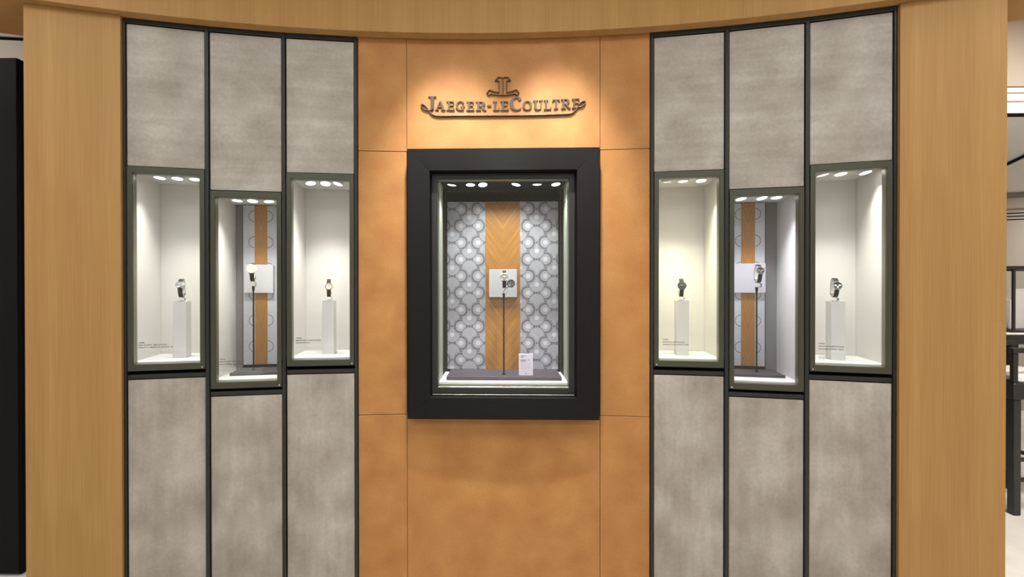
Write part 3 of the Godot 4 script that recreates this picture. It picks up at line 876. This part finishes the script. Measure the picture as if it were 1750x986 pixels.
func strip_case(i: int, x0: float, x1: float, s0: float, s1: float, p0: float, p1: float, px0: float, px1: float, rodx: float, wx: float, where: String, label: String, o: Dictionary) -> void:
	var fx := facet(EDGE[i], EDGE[i + 1])
	var fl := 1.229 - 0.0972
	var yb := fl + 0.0145
	single("platform", box_mesh(Vector3(px0 - 0.17, 0, -0.085), Vector3(px1 - 0.17, 0.014, 0.085), 0.0015), M.dark_tray, fx * Transform3D(Basis.IDENTITY, Vector3(0.17, fl, -0.213)), "dark charcoal platform on the floor of the %s" % where, "platform")
	var bd := thing("backdrop", "slim backdrop of pale ring-printed board with wood strip in the %s" % where, "backdrop", fx * Transform3D(Basis.IDENTITY, Vector3(s0, yb, -0.283)))
	var top := 2.102 - yb - 0.087
	var us := (0.058 - (s0 - x0)) / 0.17
	put(bd, "base_rail", box_mesh(Vector3(x0 - s0, 0, -0.004), Vector3(x1 - s0, 0.016, 0.0), 0.0005), M.black)
	put(bd, "edge_board", box_mesh(Vector3(x0 - s0 - 0.006, 0.0, -0.012), Vector3(x1 - s0 + 0.006, top, -0.0045), 0.0005), M.black)
	put(bd, "patterned_panel", board_mesh(x0 - s0, -0.0005, 0.0165, top, -0.004, 0.004, us, us + (s0 - x0) / 0.17), M.sparse_rings, Transform3D.IDENTITY, "pale board printed with thin grey rings")
	put(bd, "patterned_panel", board_mesh(s1 - s0 + 0.0005, x1 - s0, 0.0165, top, -0.004, 0.004, us + (s1 - x0) / 0.17, us + (x1 - x0) / 0.17), M.sparse_rings, Transform3D.IDENTITY, "pale board printed with thin grey rings")
	put(bd, "veneer_strip", board_mesh(0.0, s1 - s0, 0.0165, top, -0.004, 0.006), M.veneer, Transform3D.IDENTITY, "tan wood veneer strip")
	put(bd, "plaque", box_mesh(Vector3(p0 - s0, 1.546 - yb, 0.0062), Vector3(p1 - s0, 1.698 - yb, 0.020), 0.001), M.plaque, Transform3D.IDENTITY, "square pale plaque")
	var h := 1.583 - yb + (0.0 if i < 4 else -0.008)
	var foot := fx * Transform3D(Basis.IDENTITY, Vector3(rodx, fl + 0.014, -0.20))
	rod_stand(foot, h, "slim black rod stand on the charcoal platform of the %s" % where)
	watch(foot * Transform3D(Basis.from_euler(Vector3(0, o.get("yaw", 0.0), 0)), Vector3(wx - rodx, h, 0)), label, o)

func build_showcases() -> void:
	var neutral := Color(1.0, 1.0, 0.97)
	var yel := Color(1.0, 0.995, 0.88)
	var cool := Color(0.94, 0.95, 1.0)
	var e := 0.268
	showcase(0, false, "tall display case beside the left oak pier, a watch on a white pedestal inside", neutral, e, [[0.100, 0.10, -0.05], [0.176, 0.12, 0.02], [0.253, 0.10, 0.03]],
		[["1948", 0.0497, 0.0733, 1.3217], ["MILITARY WATCHES", 0.0496, 0.1665, 1.3121 - 0.0015], ["PILOT'S WATCH MARK XI", 0.0496, 0.1918, 1.2995]])
	showcase(1, true, "lower-set display case of the left bay with wood strip backdrop and rod stand", neutral, e, [[0.095, 0.10, -0.03], [0.166, 0.2, 0.0], [0.243, 0.1, 0.1]],
		[["1943", 0.0468, 0.0717, 1.2337], ["MILITARY WATCHES", 0.0468, 0.1533, 1.2218], ["MILITARY WATCH", 0.0467, 0.1494, 1.2098]])
	showcase(2, false, "tall display case directly left of the tan leather wall, small white-dial watch inside", neutral, e, [[0.098, 0.2, 0.16], [0.170, 0.3, 0.0], [0.231, 0.16, -0.24]],
		[["1958", 0.0503, 0.0755, 1.3290], ["MILITARY WATCHES", 0.0503, 0.1671, 1.3175], ["GEOPHYSIC", 0.0503, 0.1161, 1.3059]])
	showcase(4, false, "tall display case directly right of the tan leather wall, black-dial diver watch inside", yel, e * 1.38, [[0.092, -0.2, 0.0], [0.168, 0.0, 0.0], [0.253, 0.14, 0.0]],
		[["1959", 0.0548, 0.0790, 1.3231], ["DIVING WATCHES", 0.0548, 0.1553, 1.3109], ["MEMOVOX DEEP SEA", 0.0548, 0.1720, 1.2988]])
	showcase(5, true, "lower-set display case of the right bay with wood strip backdrop and rod stand", cool, e, [[0.091, 0.16, 0.10], [0.184, 0.2, 0.10], [0.248, 0.12, 0.0]], [])
	showcase(6, false, "tall display case beside the right oak pier, a watch with three pale subdials inside", neutral, e, [[0.100, 0.0, 0.18], [0.173, 0.14, 0.04], [0.271, 0.16, 0.14]],
		[["1968", 0.0510, 0.0747, 1.3190], ["DIVING WATCHES", 0.0510, 0.1510, 1.3066], ["SHARK DEEP SEA", 0.0511, 0.1494, 1.2942]])
	pedestal_watch(0, 0.170, "white pedestal in the case beside the left oak pier", "wristwatch with silver case and upturned dark dial, beside the left oak pier", {"where": "on the pedestal beside the left oak pier", "dial": M.dial_black, "case": M.steel, "tilt": 0.75, "at": 0.40, "yaw": 0.10, "r": 0.0190, "markers": M.dial_white})
	pedestal_watch(2, 0.173, "white pedestal in the case just left of the tan leather wall", "wristwatch with white dial and gilt case, just left of the tan leather wall", {"where": "on the pedestal just left of the tan leather", "dial": M.dial_white, "case": M.gold, "tilt": 0.16, "at": 0.18, "yaw": 0.20, "r": 0.0185, "markers": M.gold})
	pedestal_watch(4, 0.176, "white pedestal in the case just right of the tan leather wall", "wristwatch with black dial and dark notched bezel, just right of the tan leather wall", {"where": "on the pedestal just right of the tan leather", "dial": M.dial_black, "case": M.steel, "bezel": M.dial_black, "tilt": 0.30, "at": 0.22, "yaw": -0.10, "r": 0.0210, "dx": -0.003, "markers": M.dial_white})
	pedestal_watch(6, 0.1777, "white pedestal in the case beside the right oak pier", "wristwatch with three pale subdials on a black dial, beside the right oak pier", {"where": "on the pedestal beside the right oak pier", "dial": M.dial_black, "case": M.steel, "sub": M.dial_white, "pushers": true, "tilt": 0.24, "at": 0.24, "yaw": 0.02, "r": 0.0205, "dx": -0.006})
	strip_case(1, 0.0585, 0.2300, 0.1165, 0.1790, 0.0690, 0.2140, 0.045, 0.300, 0.1351, 0.1320, "lower-set left display case", "wristwatch with broad pale bezel and cream dial on the left rod stand", {"where": "on the left rod stand of the grey bays", "dial": M.dial_cream, "case": M.steel, "bezel": M.dial_white, "tilt": 0.14, "at": 0.42, "r": 0.0230, "gap": 0.024, "yaw": 0.14, "markers": M.ink})
	strip_case(5, 0.0990, 0.2600, 0.1475, 0.2125, 0.1020, 0.2580, 0.045, 0.300, 0.1950, 0.2010, "lower-set right display case", "wristwatch with black chronograph dial and steel bezel on the right rod stand", {"where": "on the right rod stand of the grey bays", "dial": M.dial_black, "case": M.steel, "sub": M.brushed, "pushers": true, "tilt": 0.26, "at": 0.36, "r": 0.0205, "gap": 0.022, "yaw": 0.10})
	centre_case()

# ---------------------------------------------------------------- the sign
func build_sign() -> void:
	var fx := facet(SEAM[0], SEAM[1])
	var t := thing("wall_sign", "dark bronze raised lettering with anchor emblem and swash line on the tan leather wall", "sign", fx * Transform3D(Basis.IDENTITY, Vector3(0.4755, 2.42, 0)))
	var L := [["J", 0.101, 0.1462, 2.4468, 2.5203], ["A", 0.1405, 0.1912, 2.4515, 2.4963], ["E", 0.1968, 0.2362, 2.4514, 2.4969], ["G", 0.2418, 0.2867, 2.451, 2.4975], ["E", 0.2951, 0.3333, 2.4504, 2.4959], ["R", 0.3411, 0.3933, 2.4505, 2.4952], ["-", 0.3977, 0.4173, 2.4695, 2.4782], ["L", 0.4268, 0.4587, 2.4502, 2.4956], ["E", 0.4643, 0.5051, 2.4503, 2.4962], ["C", 0.5107, 0.5666, 2.4493, 2.5167], ["O", 0.5738, 0.6195, 2.4503, 2.4961], ["U", 0.6251, 0.6724, 2.4503, 2.4977], ["L", 0.678, 0.7141, 2.4509, 2.4984], ["T", 0.7186, 0.7558, 2.4527, 2.4996], ["R", 0.7614, 0.8086, 2.4528, 2.5007], ["E", 0.8141, 0.8529, 2.4539, 2.5013]]
	var bow := func(u: float) -> float:                      # the wall behind the chord is hollow
		var x := u - 0.4755
		return -(0.4755 * 0.4755 - x * x) / (2.0 * RAD)
	for l in L:
		letters(t, "letter", l[0], M.bronze, l[1] - 0.4755, l[2] - 0.4755, l[3] - 2.42, l[4] - 2.42, bow.call((l[1] + l[2]) / 2) + 0.001, 0.006, true, true)
	var em := [[0.4756, 2.607], [0.47, 2.6132], [0.451, 2.6135], [0.437, 2.5964], [0.4566, 2.5961], [0.4565, 2.5381], [0.4353, 2.5422], [0.4084, 2.552], [0.395, 2.5343], [0.4062, 2.5241], [0.4157, 2.5318], [0.4353, 2.5271], [0.4755, 2.5239]]
	var st := begin()
	for s in [-1.0, 1.0]:
		var path := []
		for e in em:
			path.append(Vector3(s * (0.4756 - e[0]) + 0.0001, e[1] - 2.42, -0.0115))
		for k in path.size():
			var a: Vector3 = path[k]
			var b: Vector3 = path[(k + 1) % path.size()]
			tube(st, [a, b], 0.0019, 0.0045, 6)
	put(t, "emblem", done(st), M.bronze, Transform3D.IDENTITY, "outlined anchor-like emblem")
	var sw := [[0.128, 2.4600], [0.1236, 2.4530], [0.1106, 2.449], [0.0898, 2.4537], [0.0757, 2.4639], [0.0729, 2.4752], [0.0814, 2.4796], [0.0954, 2.4676], [0.1106, 2.449], [0.1236, 2.4326], [0.1461, 2.4234], [0.2389, 2.4245], [0.4744, 2.4238], [0.6585, 2.4243], [0.7919, 2.4258], [0.8197, 2.4322], [0.8391, 2.4531], [0.8501, 2.4735], [0.8651, 2.4856], [0.8767, 2.4844], [0.8762, 2.4721], [0.8612, 2.4601], [0.8446, 2.458]]
	var cv := Curve3D.new()
	for k in sw.size():
		var p := Vector3(sw[k][0] - 0.4755, sw[k][1] - 2.42, bow.call(sw[k][0]) + 0.006)
		var tg := Vector3.ZERO
		if k > 0 and k < sw.size() - 1:
			tg = Vector3(sw[k + 1][0] - sw[k - 1][0], sw[k + 1][1] - sw[k - 1][1], 0).normalized()
			var d0 := Vector2(sw[k][0] - sw[k - 1][0], sw[k][1] - sw[k - 1][1]).length()
			var d1 := Vector2(sw[k + 1][0] - sw[k][0], sw[k + 1][1] - sw[k][1]).length()
			cv.add_point(p, -tg * d0 * 0.33, tg * d1 * 0.33)
		else:
			cv.add_point(p)
	var pts := []
	for p in cv.tessellate(4, 3.0): pts.append(p)
	var tp := []
	for p in pts:
		tp.append(1.0 if absf(p.x) < 0.33 else lerpf(1.0, 0.62, clampf((absf(p.x) - 0.33) / 0.04, 0, 1)))
	st = begin()
	tube(st, pts, 0.0050, 0.0050, 8, Vector3(0, 0, 1), false, tp)
	put(t, "swash", done(st), M.bronze, Transform3D.IDENTITY, "long swash underline curling up at both ends")

# ---------------------------------------------------------------- beyond the piers
func build_background() -> void:
	# left: tall black cabinet under a white bulkhead
	var yaw := Basis.from_euler(Vector3(0, deg_to_rad(7.0), 0))
	var c := thing("cabinet", "tall black cabinet at the left edge beyond the oak pier", "cabinet", Transform3D(Basis.IDENTITY, Vector3(-2.944, 0, -0.33)))
	put(c, "body", box_mesh(Vector3(-0.35, 0.012, -0.30), Vector3(0.35, 2.826, 0.15), 0.004), M.cabinet)
	put(c, "door", box_mesh(Vector3(-0.349, 0.014, 0.1505), Vector3(0.349, 2.825, 0.160), 0.003), M.cabinet)
	put(c, "plinth", box_mesh(Vector3(-0.34, 0.0, -0.29), Vector3(0.34, 0.0115, 0.14), 0.001), M.black)
	var wl := thing("wall_left_back", "white wall above the black cabinet at the left edge", "wall", Transform3D(yaw, Vector3(-3.2, 0, -0.70)), "", "structure")
	put(wl, "lower_face", box_mesh(Vector3(-2.2, 0, -0.1), Vector3(1.0, 3.212, 0), 0.002), M.plaster)
	put(wl, "shadow_gap", box_mesh(Vector3(-2.2, 3.212, -0.1), Vector3(1.0, 3.236, -0.012), 0.002), M.black)
	put(wl, "upper_face", box_mesh(Vector3(-2.2, 3.236, -0.1), Vector3(1.0, CEIL, 0), 0.002), M.plaster)
	# right: bulkhead with three white slats, lower ceiling, moulded far wall
	var bk := thing("trim_1", "white bulkhead with three horizontal slats at the right edge", "bulkhead", Transform3D(Basis.IDENTITY, Vector3(4.4, 2.768, -0.95)), "", "structure")
	put(bk, "face", box_mesh(Vector3(-1.6, 0.19, -0.25), Vector3(2.4, CEIL - 2.768, 0), 0.003), M.cream)
	put(bk, "recess", box_mesh(Vector3(-1.6, 0.001, -0.062), Vector3(2.4, 0.189, -0.05), 0.001), M.black)
	put(bk, "core", box_mesh(Vector3(-1.6, 0.001, -0.25), Vector3(2.4, 0.189, -0.063), 0.001), M.ceiling)
	for k in 3:
		var y0: float = [0.149, 0.0905, 0.006][k]
		var y1: float = [0.182, 0.140, 0.0805][k]
		put(bk, "slat", box_mesh(Vector3(-1.6, y0, -0.049), Vector3(2.4, y1, 0.0), 0.003), M.plaster)
	put(bk, "edge_strip", box_mesh(Vector3(-1.6, -0.010, -0.030), Vector3(2.4, 0.0005, 0.002), 0.001), M.black)
	var lc := thing("ceiling", "lower white ceiling beyond the slatted bulkhead with a dark track", "ceiling", Transform3D(Basis.IDENTITY, Vector3(5.6, 2.768, -3.5)), "", "structure")
	put(lc, "slab", box_mesh(Vector3(-3.4, 0.0, -2.5), Vector3(3.3, 0.12, 2.298), 0.002), M.ceiling)
	put(lc, "track", tube_mesh([Vector3(0.9, -0.012, -1.65), Vector3(-0.1, -0.012, 0.22), Vector3(-0.85, -0.012, 1.62), Vector3(-1.20, -0.012, 2.28)], 0.018, 0.011, 8, Vector3.UP), M.rod)
	var wr := thing("wall_right_back", "cream far wall with moulding and three dark slots at the right edge", "wall", Transform3D(Basis.from_euler(Vector3(0, deg_to_rad(-20.0), 0)), Vector3(6.55, 0, -3.66)), "", "structure")
	put(wr, "face", box_mesh(Vector3(-2.6, 0, -0.1), Vector3(2.3, 2.767, 0), 0.002), M.cream)
	put(wr, "moulding", box_mesh(Vector3(-2.6, 2.56, 0.0), Vector3(2.3, 2.70, 0.06), 0.012), M.cream)
	for k in 3:
		put(wr, "slot", box_mesh(Vector3(-2.6, 2.42 + 0.040 * k, 0.0), Vector3(2.3, 2.433 + 0.040 * k, 0.004), 0.001), M.black)
	# counter, glass showcase on it, stool in front
	var ct := thing("counter", "black bar-height table behind the bar stool at the right edge", "table", Transform3D(Basis.IDENTITY, Vector3(4.60, 0, -1.75)))
	put(ct, "table_top", box_mesh(Vector3(-0.70, 1.12, -0.35), Vector3(0.9, 1.195, 0.35), 0.004), M.ironwood)
	for q in [[-0.45, -0.27], [-0.45, 0.27], [0.82, -0.27], [0.82, 0.27]]:
		put(ct, "leg", box_mesh(Vector3(q[0] - 0.03, 0, q[1] - 0.03), Vector3(q[0] + 0.03, 1.119, q[1] + 0.03), 0.003), M.ironwood)
	put(ct, "top_cloth", box_mesh(Vector3(-0.70, 1.196, -0.35), Vector3(0.9, 1.206, 0.35), 0.002), M.white)
	var vt := thing("glass_cabinet", "dark-framed glass tabletop showcase on the black table at the right edge", "showcase", Transform3D(Basis.IDENTITY, Vector3(4.60, 1.2065, -1.75)))
	put(vt, "base_tray", box_mesh(Vector3(-0.45, 0, -0.28), Vector3(0.85, 0.02, 0.28), 0.002), M.ironwood)
	for q in [[-0.42, -0.26], [-0.42, 0.26], [0.82, -0.26], [0.82, 0.26]]:
		put(vt, "post", box_mesh(Vector3(q[0] - 0.009, 0.0205, q[1] - 0.009), Vector3(q[0] + 0.009, 0.51, q[1] + 0.009), 0.002), M.ironwood)
	put(vt, "top_rail", ring_flat(-0.62, 0.85, -0.28, 0.28, 0.03, 0.511, 0.535), M.ironwood)
	put(vt, "glass_pane", box_mesh(Vector3(-0.41, 0.021, 0.262), Vector3(0.81, 0.51, 0.266), 0.0005), M.glass)
	var db := thing("display_block", "white stepped display block inside the glass tabletop showcase", "display block", Transform3D(Basis.IDENTITY, Vector3(4.365, 1.2270, -1.66)))
	put(db, "tall_block", box_mesh(Vector3(-0.06, 0, -0.06), Vector3(0.10, 0.33, 0.06), 0.003), M.white)
	put(db, "side_block", box_mesh(Vector3(-0.08, 0, -0.055), Vector3(-0.0605, 0.24, 0.055), 0.003), M.white)
	single("label_card", box_mesh(Vector3(-0.03, 0, -0.004), Vector3(0.03, 0.055, 0.004), 0.001), M.paper, Transform3D(Basis.from_euler(Vector3(-0.3, 0.2, 0)), Vector3(4.24, 1.2285, -1.56)), "small white card leaning in the glass tabletop showcase", "label card")
	bar_stool()
	# added panels, out of view, that brighten both sides beyond the piers
	for k in 2:
		var p: Vector3 = [Vector3(7.2, 2.766, -2.6), Vector3(3.2, CEIL, 0.55)][k]
		fill_panel(p, Vector2(0.9, 0.9), Color(1.0, 0.97, 0.93), [4.5, 16.0][k], ["added square fill panel at the lower ceiling on the right", "added square fill panel at the ceiling beyond the right oak pier"][k])
	fill_panel(Vector3(-3.5, CEIL, 1.0), Vector2(0.9, 0.9), Color(1.0, 0.98, 0.95), 3.5, "added square fill panel at the ceiling beyond the left oak pier")

func ring_flat(x0: float, x1: float, z0: float, z1: float, t: float, y0: float, y1: float) -> ArrayMesh:
	var st := begin()
	box(st, Vector3(x0, y0, z0), Vector3(x1, y1, z0 + t), 0.002)
	box(st, Vector3(x0, y0, z1 - t), Vector3(x1, y1, z1), 0.002)
	box(st, Vector3(x0, y0, z0 + t), Vector3(x0 + t, y1, z1 - t), 0.002)
	box(st, Vector3(x1 - t, y0, z0 + t), Vector3(x1, y1, z1 - t), 0.002)
	return done(st)

func bar_stool() -> void:
	var t := thing("bar_stool", "black wooden bar stool with white seat pad at the right edge", "bar stool", Transform3D(Basis.from_euler(Vector3(0, 0.0, 0)), Vector3(3.80, 0, -1.15)))
	for q in [[-0.21, 0.20], [0.21, 0.20], [-0.21, -0.20], [0.21, -0.20]]:
		put(t, "leg", box_mesh(Vector3(q[0] - 0.024, 0, q[1] - 0.024), Vector3(q[0] + 0.024, 0.80, q[1] + 0.024), 0.004), M.ironwood)
	put(t, "seat_frame", box_mesh(Vector3(-0.245, 0.801, -0.235), Vector3(0.245, 0.915, 0.235), 0.008), M.ironwood)
	put(t, "seat_pad", box_mesh(Vector3(-0.20, 0.916, -0.21), Vector3(0.23, 0.965, 0.225), 0.018), M.white)
	for q in [[-0.23, 0.215], [-0.23, -0.215], [0.23, 0.215], [0.23, -0.215]]:
		put(t, "arm_post", box_mesh(Vector3(q[0] - 0.015, 0.9155, q[1] - 0.015), Vector3(q[0] + 0.015, 1.119, q[1] + 0.015), 0.003), M.ironwood)
	for s in [-1.0, 1.0]:
		put(t, "arm_rail", box_mesh(Vector3(-0.25, 1.12, s * 0.215 - 0.02), Vector3(0.25, 1.155, s * 0.215 + 0.02), 0.004), M.ironwood)
	for q in [[0.38, 0.2], [0.24, 0.2]]:
		put(t, "stretcher", box_mesh(Vector3(-0.185, q[0] - 0.012, q[1] - 0.012), Vector3(0.185, q[0] + 0.012, q[1] + 0.012), 0.002), M.ironwood)
	for s in [-1.0, 1.0]:
		put(t, "stretcher", box_mesh(Vector3(s * 0.21 - 0.012, 0.30, -0.175), Vector3(s * 0.21 + 0.012, 0.325, 0.175), 0.002), M.ironwood)

func _ready() -> void:
	make_materials()
	build_camera_and_light()
	build_room()
	build_showcases()
	build_sign()
	build_background()
